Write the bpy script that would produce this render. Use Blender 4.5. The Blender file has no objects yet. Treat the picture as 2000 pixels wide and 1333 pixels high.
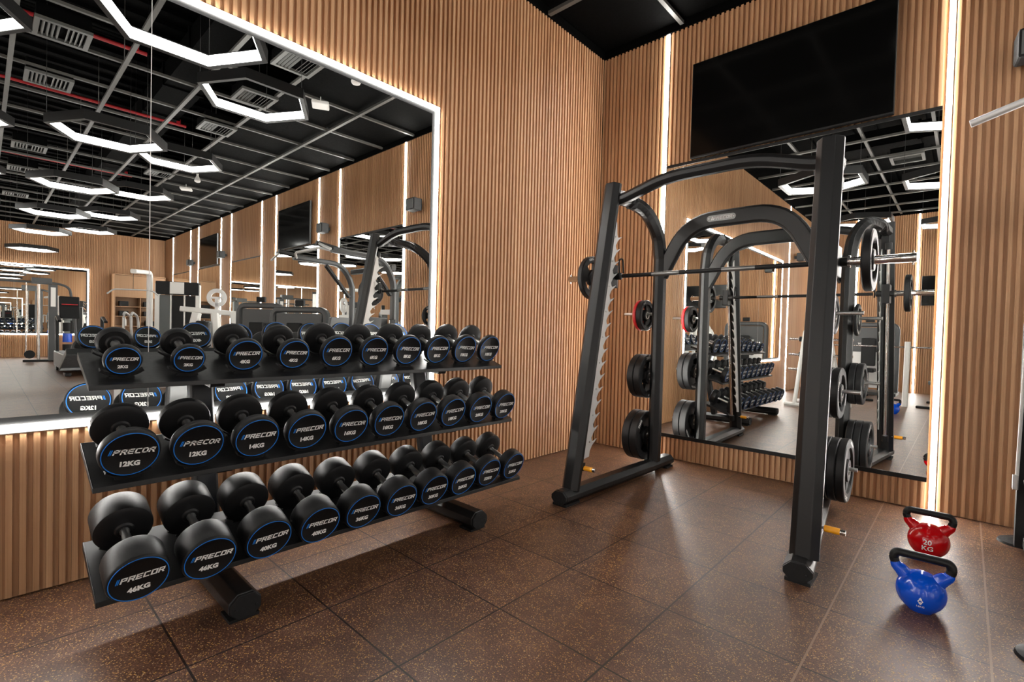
import bpy, math, random
from mathutils import Vector, Matrix
random.seed(7)
C = bpy.context.scene.collection
PI = math.pi

# ------------------------------------------------------------------ camera
CAM = Vector((2.861, -4.411, 1.163))
yaw, pitch, roll = math.radians(-42.709), math.radians(-1.186), math.radians(1.482)
fw = Vector((math.sin(yaw)*math.cos(pitch), math.cos(yaw)*math.cos(pitch), math.sin(pitch)))
rt = Vector((math.cos(yaw), -math.sin(yaw), 0)); up = rt.cross(fw)
R_ = rt*math.cos(roll)+up*math.sin(roll); U_ = up*math.cos(roll)-rt*math.sin(roll)
cd = bpy.data.cameras.new('camera'); cam = bpy.data.objects.new('camera', cd); C.objects.link(cam)
cd.sensor_width = 36; cd.lens = 960.69/2000*36; cd.clip_start = 0.02; cd.clip_end = 80
m = Matrix.Identity(4)
for i in range(3):
    m[i][0] = R_[i]; m[i][1] = U_[i]; m[i][2] = -fw[i]; m[i][3] = CAM[i]
cam.matrix_world = m
bpy.context.scene.camera = cam

# ------------------------------------------------------------------ world, exposure
w = bpy.data.worlds.new('world'); bpy.context.scene.world = w; w.use_nodes = True
w.node_tree.nodes['Background'].inputs[0].default_value = (0, 0, 0, 1)
w.node_tree.nodes['Background'].inputs[1].default_value = 0
vs = bpy.context.scene.view_settings
vs.view_transform = 'Standard'; vs.look = 'None'; vs.gamma = 1; vs.use_curve_mapping = False
vs.exposure = 0.70
bpy.context.scene.cycles.glossy_bounces = 10
bpy.context.scene.cycles.max_bounces = 14
LED_POWER = 58.0      # wall light strips
HEX_POWER = 7.0      # hexagonal pendant lamps

# ------------------------------------------------------------------ materials
def mat(name, col, rough=.5, metal=0, spec=.5, coat=0, emit=None, es=0):
    mm = bpy.data.materials.new(name); mm.use_nodes = True
    b = mm.node_tree.nodes['Principled BSDF']
    b.inputs['Base Color'].default_value = (*col, 1); b.inputs['Roughness'].default_value = rough
    b.inputs['Metallic'].default_value = metal; b.inputs['Specular IOR Level'].default_value = spec
    if coat: b.inputs['Coat Weight'].default_value = coat; b.inputs['Coat Roughness'].default_value = .08
    if emit:
        b.inputs['Emission Color'].default_value = (*emit, 1); b.inputs['Emission Strength'].default_value = es
    return mm
class NT:
    def __init__(s, mm): s.t = mm.node_tree; s.b = s.t.nodes['Principled BSDF']
    def n(s, kind, **kw):
        x = s.t.nodes.new(kind)
        for k, v in kw.items(): setattr(x, k, v)
        return x
    def l(s, a, b): s.t.links.new(a, b)
    def math(s, op, a, b=None, c=None):
        x = s.n('ShaderNodeMath', operation=op)
        for i, v in enumerate((a, b, c)):
            if v is None: continue
            if isinstance(v, (int, float)): x.inputs[i].default_value = v
            else: s.l(v, x.inputs[i])
        return x.outputs[0]
    def ramp(s, fac, stops):
        x = s.n('ShaderNodeValToRGB'); cr = x.color_ramp
        while len(cr.elements) < len(stops): cr.elements.new(.5)
        for e, (p, c) in zip(cr.elements, stops): e.position = p; e.color = (*c, 1)
        s.l(fac, x.inputs[0]); return x.outputs[0]
def grain(mm, scale=60, amt=.25, bump=.02):
    """slight roughness and bump variation so paint and rubber are not perfectly flat"""
    t = NT(mm); tc = t.n('ShaderNodeTexCoord'); no = t.n('ShaderNodeTexNoise'); no.inputs['Scale'].default_value = scale
    no.inputs['Detail'].default_value = 4; t.l(tc.outputs['Object'], no.inputs['Vector'])
    r0 = t.b.inputs['Roughness'].default_value
    t.l(t.math('MULTIPLY_ADD', no.outputs[0], r0*amt*2, r0*(1-amt)), t.b.inputs['Roughness'])
    bp = t.n('ShaderNodeBump'); bp.inputs['Strength'].default_value = bump; bp.inputs['Distance'].default_value = .002
    t.l(no.outputs[0], bp.inputs['Height']); t.l(bp.outputs[0], t.b.inputs['Normal'])
    return mm
def wood(name, axis, pitch=.041, pale=1.0, plank=False):
    mm = mat(name, (.5, .27, .14), .48, spec=.35); t = NT(mm)
    tc = t.n('ShaderNodeTexCoord'); sp = t.n('ShaderNodeSeparateXYZ'); t.l(tc.outputs['Object'], sp.inputs[0])
    a = sp.outputs[axis]; z = sp.outputs[2]
    idx = t.math('FLOOR', t.math('DIVIDE', a, pitch))
    wn = t.n('ShaderNodeTexWhiteNoise', noise_dimensions='1D'); t.l(idx, wn.inputs['W'])
    cb = t.n('ShaderNodeCombineXYZ')
    t.l(t.math('MULTIPLY', sp.outputs[0], 190), cb.inputs[0]); t.l(t.math('MULTIPLY', sp.outputs[1], 190), cb.inputs[1])
    t.l(t.math('MULTIPLY_ADD', wn.outputs[0], 37, t.math('MULTIPLY', z, 1.3)), cb.inputs[2])
    no = t.n('ShaderNodeTexNoise'); no.inputs['Scale'].default_value = 1; no.inputs['Detail'].default_value = 5
    t.l(cb.outputs[0], no.inputs['Vector'])
    f = t.math('ADD', t.math('MULTIPLY', no.outputs[0], .7), t.math('MULTIPLY', wn.outputs[0], .30))
    cs = [(.2, (.40, .205, .100)), (.45, (.49, .272, .140)), (.62, (.56, .328, .174)), (.85, (.64, .40, .222))]
    t.l(t.ramp(f, [(p, tuple(v*pale for v in c)) for p, c in cs]), t.b.inputs['Base Color'])
    bp = t.n('ShaderNodeBump'); bp.inputs['Strength'].default_value = .06; bp.inputs['Distance'].default_value = .001
    t.l(no.outputs[0], bp.inputs['Height']); t.l(bp.outputs[0], t.b.inputs['Normal'])
    return mm
def floor_mat():
    mm = mat('rubber_floor', (.1, .05, .03), .42, spec=.55); t = NT(mm)
    tc = t.n('ShaderNodeTexCoord'); sp = t.n('ShaderNodeSeparateXYZ'); t.l(tc.outputs['Object'], sp.inputs[0])
    def seam(o, off, wd):
        u = t.math('DIVIDE', t.math('SUBTRACT', o, off), .5)
        d = t.math('ABSOLUTE', t.math('SUBTRACT', t.math('FRACT', t.math('ADD', u, .5)), .5))
        return t.math('LESS_THAN', d, wd), t.math('FLOOR', u)
    sx, ix = seam(sp.outputs[0], .466, .0075); sy, iy = seam(sp.outputs[1], -.433, .0075)
    cb = t.n('ShaderNodeCombineXYZ'); t.l(ix, cb.inputs[0]); t.l(iy, cb.inputs[1])
    wn = t.n('ShaderNodeTexWhiteNoise', noise_dimensions='2D'); t.l(cb.outputs[0], wn.inputs['Vector'])
    n1 = t.n('ShaderNodeTexNoise'); n1.inputs['Scale'].default_value = 170; n1.inputs['Detail'].default_value = 2; t.l(tc.outputs['Object'], n1.inputs['Vector'])
    n2 = t.n('ShaderNodeTexNoise'); n2.inputs['Scale'].default_value = 9; n2.inputs['Detail'].default_value = 3; t.l(tc.outputs['Object'], n2.inputs['Vector'])
    n3 = t.n('ShaderNodeTexVoronoi'); n3.inputs['Scale'].default_value = 240; t.l(tc.outputs['Object'], n3.inputs['Vector'])
    base = t.ramp(t.math('ADD', t.math('MULTIPLY', n1.outputs[0], .7), t.math('MULTIPLY', n2.outputs[0], .3)),
                  [(.36, (.040, .017, .011)), (.5, (.088, .039, .024)), (.64, (.165, .083, .050))])
    sepc = t.n('ShaderNodeSeparateColor'); t.l(n3.outputs['Color'], sepc.inputs[0])
    fleck = t.math('MULTIPLY', t.math('GREATER_THAN', sepc.outputs[0], .86), t.math('LESS_THAN', n3.outputs['Distance'], .55))
    mx = t.n('ShaderNodeMix', data_type='RGBA'); t.l(fleck, mx.inputs[0]); t.l(base, mx.inputs[6])
    t.l(t.ramp(sepc.outputs[1], [(0, (.50, .29, .055)), (.6, (.38, .19, .065)), (1, (.42, .32, .18))]), mx.inputs[7])
    tint = t.n('ShaderNodeHueSaturation'); t.l(mx.outputs[2], tint.inputs['Color']); t.l(t.math('MULTIPLY_ADD', wn.outputs[0], .25, .88), tint.inputs['Value'])
    m2 = t.n('ShaderNodeMix', data_type='RGBA'); t.l(sy, m2.inputs[0]); t.l(tint.outputs[0], m2.inputs[6]); m2.inputs[7].default_value = (.010, .005, .004, 1)
    m3 = t.n('ShaderNodeMix', data_type='RGBA'); t.l(sx, m3.inputs[0]); t.l(m2.outputs[2], m3.inputs[6])
    lt = t.math('MULTIPLY', t.math('GREATER_THAN', sp.outputs[0], 2.2), t.math('LESS_THAN', sp.outputs[0], 3.2))   # two joints are coloured pale, the others dark
    m4 = t.n('ShaderNodeMix', data_type='RGBA'); t.l(lt, m4.inputs[0]); m4.inputs[6].default_value = (.012, .006, .005, 1); m4.inputs[7].default_value = (.22, .14, .095, 1)
    t.l(m4.outputs[2], m3.inputs[7])
    t.l(m3.outputs[2], t.b.inputs['Base Color'])
    t.l(t.math('MULTIPLY_ADD', n1.outputs[0], .22, .30), t.b.inputs['Roughness'])
    bp = t.n('ShaderNodeBump'); bp.inputs['Strength'].default_value = .25; bp.inputs['Distance'].default_value = .002
    t.l(t.math('SUBTRACT', n1.outputs[0], t.math('MULTIPLY', sy, .6)), bp.inputs['Height']); t.l(bp.outputs[0], t.b.inputs['Normal'])
    return mm
M = dict(
    wood_x=wood('slat_wood_back', 0), wood_y=wood('slat_wood_side', 1),
    cabinet=wood('cabinet_wood', 1, pitch=3, pale=.62),
    floor=floor_mat(),
    black=grain(mat('black_powder_coat', (.009, .009, .0093), .38, spec=.32)),
    dark=grain(mat('dark_grey_shroud', (.055, .058, .06), .4)),
    rubber=grain(mat('black_urethane', (.006, .006, .0065), .46, spec=.28), 120, .2, .05),
    matt=grain(mat('black_matt_plastic', (.007, .007, .0075), .6, spec=.3)),
    chrome=mat('polished_steel', (.72, .71, .69), .16, metal=1),
    steel=grain(mat('satin_steel', (.62, .62, .61), .3, metal=1)),
    silver=grain(mat('silver_paint', (.60, .60, .59), .35, metal=.3)),
    white=grain(mat('white_paint', (.74, .73, .70), .35)),
    letter=mat('white_lettering', (.78, .78, .76), .5), blue=mat('blue_ring', (.008, .17, .62), .4),
    kb_blue=mat('blue_vinyl', (.0005, .068, .55), .14, spec=.4, coat=.2), kb_red=mat('red_vinyl', (.50, .001, .004), .14, spec=.4, coat=.2),
    red=mat('red_rubber', (.55, .015, .02), .4), yellow=mat('yellow_grip', (.85, .36, .01), .4),
    mirror=mat('mirror_silver', (.90, .915, .90), .0, metal=1),
    screen=mat('tv_screen', (.003, .003, .003), .12, spec=.25), redpipe=mat('red_pipe', (.35, .01, .015), .4),
    ceil=grain(mat('black_ceiling_paint', (.0014, .0014, .0014), .8, spec=.04)), grid=grain(mat('grey_strut', (.085, .082, .075), .5, metal=.2)),
    vent=mat('grey_vent', (.075, .075, .07), .5), plastic=mat('white_plastic', (.75, .74, .72), .4),
    alu=mat('grey_channel', (.012, .012, .012), .6),
    badge=mat('badge_plate', (.20, .20, .195), .38, metal=.8), grey=mat('grey_cover', (.10, .11, .11), .5),
    led=mat('led_diffuser', (.8, .8, .8), .5, emit=(1, .97, .92), es=LED_POWER),
    hexled=mat('lamp_diffuser', (.8, .8, .8), .5, emit=(1, .98, .94), es=HEX_POWER),
)

# ------------------------------------------------------------------ mesh helpers
def V(*a): return Vector(a)
def catmull(pts, n=6):
    P = [Vector(p) for p in pts]; P = [2*P[0]-P[1]]+P+[2*P[-1]-P[-2]]; out = []
    for i in range(1, len(P)-2):
        a, b, c, d = P[i-1:i+3]
        for k in range(n):
            t = k/n; out.append(.5*((2*b)+(c-a)*t+(2*a-5*b+4*c-d)*t*t+(3*b-a-3*c+d)*t**3))
    out.append(P[-2]); return out
def fillet(pts, r, n=5):
    """polyline with rounded corners"""
    P = [Vector(p) for p in pts]; out = [P[0]]
    for i in range(1, len(P)-1):
        a, b, c = P[i-1], P[i], P[i+1]; d1 = (a-b); d2 = (c-b); k = min(r, d1.length*.48, d2.length*.48)
        p, q = b+d1.normalized()*k, b+d2.normalized()*k
        for j in range(n+1):
            t = j/n; out.append(p*(1-t)**2+b*2*t*(1-t)+q*t*t)
    out.append(P[-1]); return out
def octagon(wd, h, c=None):
    c = min(wd, h)*.29 if c is None else c; a, b = wd/2, h/2
    return [(a, -b+c), (a, b-c), (a-c, b), (-a+c, b), (-a, b-c), (-a, -b+c), (-a+c, -b), (a-c, -b)]
def circ(r, n=12): return [(r*math.cos(2*PI*i/n), r*math.sin(2*PI*i/n)) for i in range(n)]
class MB:
    def __init__(s): s.v = []; s.f = []; s.mi = []; s.sm = []
    def add(s, vs_, fs, mi=0, sm=False):
        k = len(s.v); s.v += [tuple(v) for v in vs_]
        for f in fs: s.f.append([i+k for i in f]); s.mi.append(mi); s.sm.append(sm)
        return s
    def box(s, x0, x1, y0, y1, z0, z1, mi=0, M_=None):
        vv = [V(x, y, z) for z in (z0, z1) for y in (y0, y1) for x in (x0, x1)]
        if M_ is not None: vv = [M_ @ v for v in vv]
        return s.add(vv, [(0, 2, 3, 1), (4, 5, 7, 6), (0, 1, 5, 4), (2, 6, 7, 3), (0, 4, 6, 2), (1, 3, 7, 5)], mi)
    def sweep(s, path, prof, upv=(0, 0, 1), mi=0, sm=False, closed=False):
        P = [Vector(p) for p in path]; n = len(prof); N = len(P); vv = []
        for i, p in enumerate(P):
            if closed: t = (P[(i+1) % N]-P[i-1])
            else: t = (P[min(i+1, N-1)]-P[max(i-1, 0)])
            t.normalize(); side = t.cross(Vector(upv))
            if side.length < 1e-4: side = t.cross(Vector((1, 0, 0)))
            side.normalize(); u = side.cross(t)
            vv += [p+side*a+u*b for a, b in prof]
        fs = []; K = N if closed else N-1
        for i in range(K):
            for j in range(n):
                a = i*n+j; b = i*n+(j+1) % n; c = ((i+1) % N)*n+(j+1) % n; d = ((i+1) % N)*n+j
                fs.append((a, b, c, d))
        s.add(vv, fs, mi, sm)
        if not closed:
            k = len(s.v)-len(vv); s.f.append([k+j for j in range(n)][::-1]); s.mi.append(mi); s.sm.append(False)
            s.f.append([k+(N-1)*n+j for j in range(n)]); s.mi.append(mi); s.sm.append(False)
        return s
    def tube(s, path, r, seg=12, mi=0, closed=False): return s.sweep(path, circ(r, seg), (0.0123, .0371, 1), mi, True, closed)
    def lathe(s, prof, origin=(0, 0, 0), axis='X', seg=32, mi=0, sm=True):
        """prof: (along axis, radius) points"""
        o = Vector(origin); vv = []; n = len(prof)
        for k in range(seg):
            a = 2*PI*k/seg; ca, sa = math.cos(a), math.sin(a)
            for t, r in prof:
                vv.append(o+(V(t, r*ca, r*sa) if axis == 'X' else V(r*sa, t, r*ca) if axis == 'Y' else V(r*ca, r*sa, t)))
        fs = []
        for k in range(seg):
            for j in range(n-1):
                fs.append((k*n+j, ((k+1) % seg)*n+j, ((k+1) % seg)*n+j+1, k*n+j+1))
        return s.add(vv, fs, mi, sm)
    def prism(s, poly, d, M_=None, mi=0):
        """poly: 3D points, pushed by vector d"""
        P = [Vector(p) for p in poly]; d = Vector(d); n = len(P)
        vv = P+[p+d for p in P]
        if M_ is not None: vv = [M_ @ v for v in vv]
        return s.add(vv, [tuple(range(n))[::-1], tuple(range(n, 2*n))]+[(i, (i+1) % n, n+(i+1) % n, n+i) for i in range(n)], mi)
    def mesh(s, me, M_, mi=0): return s.add([M_ @ v.co for v in me.vertices], [tuple(p.vertices) for p in me.polygons], mi)
    def build(s, name, mats, parent=None, bevel=0, kind=None):
        me = bpy.data.meshes.new(name); me.from_pydata(s.v, [], s.f)
        for q in (mats if isinstance(mats, (list, tuple)) else [mats]): me.materials.append(M[q])
        me.polygons.foreach_set('material_index', s.mi); me.polygons.foreach_set('use_smooth', s.sm)
        me.update()
        import bmesh
        bm = bmesh.new(); bm.from_mesh(me); bmesh.ops.recalc_face_normals(bm, faces=bm.faces)
        for e in bm.edges:
            if len(e.link_faces) == 2 and e.calc_face_angle(0) > .7: e.smooth = False
        bm.to_mesh(me); bm.free()
        o = bpy.data.objects.new(name, me); C.objects.link(o)
        if parent: o.parent = parent
        if bevel:
            b = o.modifiers.new('bevel', 'BEVEL'); b.width = bevel; b.segments = 2; b.limit_method = 'ANGLE'; b.angle_limit = .6
        if kind: o['kind'] = kind
        return o
def thing(name, label, cat, loc=(0, 0, 0), rz=0, group=None):
    o = bpy.data.objects.new(name, None); C.objects.link(o); o.empty_display_size = .05
    o.location = loc; o.rotation_euler = (0, 0, rz); o['label'] = label; o['category'] = cat
    if group: o['group'] = group
    return o
def tag(o, label, cat, group=None):
    o['label'] = label; o['category'] = cat
    if group: o['group'] = group
    return o
def dup(root, loc=None, rz=None, label=None, rot=None):
    r = root.copy(); C.objects.link(r)
    if loc is not None: r.location = loc
    if rz is not None: r.rotation_euler = (0, 0, rz)
    if rot is not None: r.rotation_euler = rot
    if label: r['label'] = label
    for ch in list(root.children):
        c = ch.copy(); C.objects.link(c); c.parent = r
        for g in list(ch.children):
            d = g.copy(); C.objects.link(d); d.parent = c
    return r
ORD = ['first', 'second', 'third', 'fourth', 'fifth', 'sixth', 'seventh', 'eighth', 'ninth', 'tenth', 'eleventh', 'twelfth']

# lettering ---------------------------------------------------------
def text_mesh(s, size=1.0, bold=.02):
    cu = bpy.data.curves.new('lettering', 'FONT'); cu.body = s; cu.size = size; cu.align_x = 'CENTER'; cu.align_y = 'CENTER'
    cu.offset = bold*size; cu.resolution_u = 2
    ob = bpy.data.objects.new('lettering', cu); C.objects.link(ob)
    me = bpy.data.meshes.new_from_object(ob.evaluated_get(bpy.context.evaluated_depsgraph_get()))
    bpy.data.objects.remove(ob); return me
GLY = {'P': [(0, 0, .24, 1), (0, .79, .86, 1), (.62, .36, .86, 1), (0, .36, .86, .57)],
       'R': [(0, 0, .24, 1), (0, .79, .86, 1), (.62, .4, .86, 1), (0, .38, .86, .58), ('q', (.42, .4), (.68, .4), (.95, 0), (.66, 0))],
       'E': [(0, 0, .24, 1), (0, .79, .84, 1), (0, .40, .78, .60), (0, 0, .84, .21)],
       'C': [(0, 0, .24, 1), (0, .79, .84, 1), (0, 0, .84, .21)],
       'O': [(0, 0, .24, 1), (.66, 0, .90, 1), (0, .79, .9, 1), (0, 0, .9, .21)]}
def wordmark(mb, h, fmt, white=0, blue=1):
    """the slanted maker's wordmark with two blue bars before it; fmt(u, v) gives the 3D point"""
    x = 0; W = 6.25; sh = .28
    def q(pts, mi):
        mb.add([fmt((px+sh*py-W/2)*h, (py-.5)*h) for px, py in pts], [tuple(range(len(pts)))], mi)
    for k in range(2): q([(x, 0), (x+.15, 0), (x+.15, 1), (x, 1)], blue); x += .22
    x += .12
    for ch in 'PRECOR':
        for g in GLY[ch]:
            if g[0] == 'q': q([(x+a, b) for a, b in g[1:]], white)
            else: q([(x+g[0], g[1]), (x+g[2], g[1]), (x+g[2], g[3]), (x+g[0], g[3])], white)
        x += 1.0
TXT = {}
def put_text(mb, s, size, fmt, mi=0, bold=.02):
    if (s, bold) not in TXT: TXT[(s, bold)] = text_mesh(s, 1.0, bold)
    me = TXT[(s, bold)]
    mb.add([fmt(v.co.x*size, v.co.y*size) for v in me.vertices], [tuple(p.vertices) for p in me.polygons], mi)

# ------------------------------------------------------------------ the room
XW, YD, HC, HD = 17.876, -9.75, 4.0, 4.8
fl = MB(); fl.add([(-.1, YD-.1, 0), (XW+.1, YD-.1, 0), (XW+.1, .1, 0), (-.1, .1, 0)], [(0, 1, 2, 3)])
fl.add([(-.1, YD-.1, -.05), (XW+.1, YD-.1, -.05), (XW+.1, .1, -.05), (-.1, .1, -.05)], [(3, 2, 1, 0)])
fl.build('floor', 'floor', kind='structure')
PT, RW, RD = .041, .0205, .022
def slat_wall(name, mt, a0, a1, place, skips=(), top=HC):
    """place(a, d, z): a along the wall, d depth out of it"""
    mb = MB()
    def bx(a, b, d0, d1, z0, z1):
        vv = [place(x, d, z) for z in (z0, z1) for d in (d0, d1) for x in (a, b)]
        mb.add(vv, [(0, 2, 3, 1), (4, 5, 7, 6), (0, 1, 5, 4), (2, 6, 7, 3), (0, 4, 6, 2), (1, 3, 7, 5)])
    bx(a0, a1, -.12, -RD, 0, top)
    n = int((a1-a0)/PT)
    for i in range(n+1):
        a = a0+i*PT
        if a+RW > a1 or any(s0 < a+RW and a < s1 for s0, s1 in skips): continue
        bx(a, a+RW, -RD, 0, .008, top)
    return mb.build(name, mt, kind='structure')
STR = [.704, 2.723, 3.529, 5.538, 6.34, 8.35, 9.153, 11.168, 11.964, 13.98, 14.78, 16.79]
slat_wall('wall_back', 'wood_x', 0, XW, lambda a, d, z: V(a, -d, z), [(x-.02, x+.02) for x in STR])
slat_wall('wall_left', 'wood_y', YD, 0, lambda a, d, z: V(d, a, z), [(-7.47, -7.43)])
slat_wall('wall_right', 'wood_y', YD, 0, lambda a, d, z: V(XW-d, a, z))
FST = [.9, 2.02, 4.6, 6.9, 9.2, 11.5, 13.8, 16.1]
slat_wall('wall_front', 'wood_x', 0, XW, lambda a, d, z: V(a, YD+d, z), [(x-.02, x+.02) for x in FST])
# dark plenum above the slats
ce = MB()
ce.box(-.12, XW+.12, YD-.12, .12, HD, HD+.1)
ce.box(-.12, XW+.12, -.013, .12, HC, HD); ce.box(-.12, XW+.12, YD-.12, YD+.013, HC, HD)
ce.box(-.12, .013, YD+.013, -.013, HC, HD); ce.box(XW-.013, XW+.12, YD+.013, -.013, HC, HD)
k = .25
while k < XW-.2:                                    # ribs of the steel deck
    ce.box(k, k+.10, YD+.013, -.013, HD-.045, HD); k += .32
ce.build('ceiling', 'ceil', kind='structure')
cp = MB(); cp.box(.02, XW-.02, -1.88, -.02, 4.075, 4.09); cp.build('trim_1', 'ceil', kind='structure')
GY = [-.95, -1.90, -2.615, -3.32, -4.19, -5.12, -5.98, -6.85, -7.7, -8.6, -9.4]
GX = [.84, 1.69, 2.46, 3.32, 4.16, 5.05, 5.92, 6.78, 7.66, 8.55, 9.42, 10.3, 11.17, 12.04, 12.9, 13.78, 14.65, 15.5, 16.4, 17.2]
gr = MB()
for y in GY: gr.box(.02, XW-.02, y-.021, y+.021, 4.0, 4.03)
for x in GX: gr.box(x-.018, x+.018, YD+.02, -.02, 4.03, 4.06)
for x in GX[::2]:
    for y in GY[1::2]:
        gr.tube([(x, y, 4.06), (x, y, HD-.04)], .004, 6)
gr.build('trim_2', 'grid', kind='structure')
for i, (y, z, xa, xb, hh) in enumerate([(-2.53, 4.38, 1.5, 15.5, .3), (-5.75, 4.38, 1.0, 16.5, .34)]):
    d = MB().box(xa, xb, y-.22, y+.22, z-.05, z+.22)
    for x in [xa+1.2*j for j in range(int((xb-xa)/1.2))]: d.box(x, x+.04, y-.24, y+.24, z-.07, z+.24)
    o = d.build('air_duct', 'ceil')
    tag(o, ['black air duct above the ceiling grid, nearer the TV wall', 'black air duct above the ceiling grid, farther from the TV wall'][i], 'duct')
for i, (x, y1) in enumerate([(4.25, -3.1), (6.34, -2.2), (10.4, -2.2)]):
    d = MB(); d.tube([(x, -9.3, 4.26), (x, y1, 4.26)], .021, 10)
    for yy in (-8, -6.2, -4.4, y1-.1): d.tube([(x, yy, 4.27), (x, yy, 4.34)], .028, 8)
    tag(d.build('sprinkler_pipe', 'redpipe'), 'red sprinkler pipe above the ceiling grid, %s from the mirror wall' % ['nearest', 'second', 'farthest'][i], 'pipe', 'red sprinkler pipes')
for i in range(4):
    d = MB(); y = -2.05-.09*i
    d.tube(fillet([(.3, y, 4.7), (5.2-.1*i, y, 4.7), (5.2-.1*i, -8, 4.7)], .12), .011, 8)
    tag(d.build('conduit', 'ceil'), 'thin black conduit above the ceiling grid, %s from the TV wall' % ORD[i], 'conduit', 'black conduits')

# ------------------------------------------------------------------ light strips on walls
def strip(name, label, p0, p1, out, wd=.030, group='vertical wall light strips'):
    """a strip of light from p0 to p1 with an aluminium channel, `out` = direction out of the wall"""
    t = thing(name, label, 'light strip', p0, 0, group)
    a = V(0, 0, 0); b = Vector(p1)-Vector(p0); o = Vector(out); sd = b.normalized().cross(o)
    def slab(w0, d0, d1):
        mb = MB(); vv = [q+sd*sw*w0/2+o*dd for q in (a, b) for sw in (-1, 1) for dd in (d0, d1)]
        return mb.add(vv, [(0, 1, 3, 2), (4, 6, 7, 5), (0, 4, 5, 1), (2, 3, 7, 6), (0, 2, 6, 4), (1, 5, 7, 3)])
    slab(wd+.006, -RD, .0).build('channel', 'alu', t); slab(wd, .0, .008).build('diffuser', 'led', t)
    return t
for i, x in enumerate(STR):
    strip('wall_light_strip', ['vertical light strip nearest the room corner, left of the big black TV', 'vertical light strip right of the big black TV, behind the kettlebells'][i] if i < 2 else
          'vertical light strip on the TV wall, %s counted from the room corner' % ORD[i], (x, 0, .01), (x, 0, HC-.005), (0, -1, 0))
for i, x in enumerate(FST):
    strip('wall_light_strip', 'vertical light strip on the wall facing the TVs, %s from the mirror wall' % ORD[i], (x, YD, .01), (x, YD, HC-.005), (0, 1, 0))
strip('wall_light_strip', 'vertical light strip beside the far end of the big framed mirror', (0, -7.45, .01), (0, -7.45, HC-.005), (1, 0, 0))

# ------------------------------------------------------------------ mirrors
def lit_mirror(label, place, a0, a1, z0, z1, seams):
    """mirror with a border of light; a0,a1,z0,z1 = centre lines of the light border"""
    t = thing('wall_mirror', label, 'mirror', place(0, 0, 0), 0); og = Vector(place(0, 0, 0))
    def bx(mb, a, b, d0, d1, c, d, mi=0):
        vv = [Vector(place(x, dd, z))-og for z in (c, d) for dd in (d0, d1) for x in (a, b)]
        mb.add(vv, [(0, 2, 3, 1), (4, 5, 7, 6), (0, 1, 5, 4), (2, 6, 7, 3), (0, 4, 6, 2), (1, 3, 7, 5)], mi)
    g = .048; h = .0155
    fr = MB()
    bx(fr, a0-.02, a1+.02, 0.0005, .006, z0-.02, z0+g); bx(fr, a0-.02, a1+.02, 0.0005, .006, z1-g, z1+.02)
    bx(fr, a0-.02, a0+g, 0.0005, .006, z0+g, z1-g); bx(fr, a1-g, a1+.02, 0.0005, .006, z0+g, z1-g)
    fr.build('frame', 'alu', t)
    le = MB()
    bx(le, a0-h, a1+h, .006, .011, z0-h, z0+h); bx(le, a0-h, a1+h, .006, .011, z1-h, z1+h)
    bx(le, a0-h, a0+h, .006, .011, z0+h, z1-h); bx(le, a1-h, a1+h, .006, .011, z0+h, z1-h)
    le.build('light_border', 'led', t)
    ss = [a0+g]+list(seams)+[a1-g]
    for a, b in zip(ss[:-1], ss[1:]):
        mb = MB(); bx(mb, a+.0015, b-.0015, 0.0005, .010, z0+g, z1-g); mb.build('glass_panel', 'mirror', t)
    for q in seams:
        mb = MB(); bx(mb, q-.0015, q+.0015, 0.0005, .0105, z0+g, z1-g); mb.build('joint', 'plastic', t)
    return t
lit_mirror('huge mirror with a glowing white border behind the dumbbell rack', lambda a, d, z: V(d, a, z), -6.93, -2.172, .709, 2.746, [-5.42, -3.866])
lit_mirror('glowing-bordered mirror on the far end wall, seen only in reflection', lambda a, d, z: V(XW-d, a, z), -6.8, -2.05, .69, 2.77, [-5.3, -3.72])
mir_lab = {0: 'tall wall mirror under the big TV, behind the smith machine', 2: 'tall wall mirror in the bay beside the multi-grip rack',
           4: 'tall wall mirror under the second black TV', 6: 'tall wall mirror in the fourth bay from the room corner', 8: 'tall wall mirror under the third black TV', 10: 'tall wall mirror in the bay nearest the cabinet'}
for i in range(0, 12, 2):
    xa, xb = STR[i]+.03, STR[i+1]-.03
    t = thing('wall_mirror', mir_lab[i], 'mirror', (xa, 0, .2), 0, 'tall mirrors on the TV wall'); L = xb-xa
    MB().box(0, L, -.010, -.001, .03, 2.54).build('glass_panel', 'mirror', t)
    MB().box(0, L, -.016, -.001, .0, .032).build('bottom_rail', 'black', t); MB().box(0, L, -.016, -.001, 2.53, 2.555).build('top_rail', 'black', t)

# ------------------------------------------------------------------ TVs and speakers
def tv(label, x0, x1, z0, z1, y=0, s=-1):
    t = thing('television', label, 'television', ((x0+x1)/2, y, (z0+z1)/2)); a, b = (x1-x0)/2, (z1-z0)/2
    MB().box(-a*.35, a*.35, min(0, s*.03), max(0, s*.03), -b*.4, b*.4).build('wall_bracket', 'black', t)
    c = MB().box(-a, a, min(s*.03, s*.066), max(s*.03, s*.066), -b, b); c.build('casing', 'black', t, .004)
    MB().box(-a+.006, a-.006, min(s*.066, s*.068), max(s*.066, s*.068), -b+.014, b-.006).build('screen', 'screen', t)
tv('big black flat TV on the slat wall above the smith machine', .975, 2.435, 2.757, 3.60)
tv('black flat TV above the mirror, second from the room corner', 6.60, 8.08, 2.757, 3.60)
tv('black flat TV above the mirror, third from the room corner', 12.1, 13.6, 2.757, 3.60)
tv('black flat TV on the wall facing the TV wall, seen in the mirror', 2.1, 3.3, 1.95, 2.6, YD, 1)
sp0 = thing('wall_speaker', 'black box speaker high on the wall right of the big TV', 'speaker', (3.13, 0, 2.96), 0, 'black wall speakers')
b = MB(); b.box(-.03, .03, -.07, 0, -.03, .03); b.build('bracket', 'matt', sp0)
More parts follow.
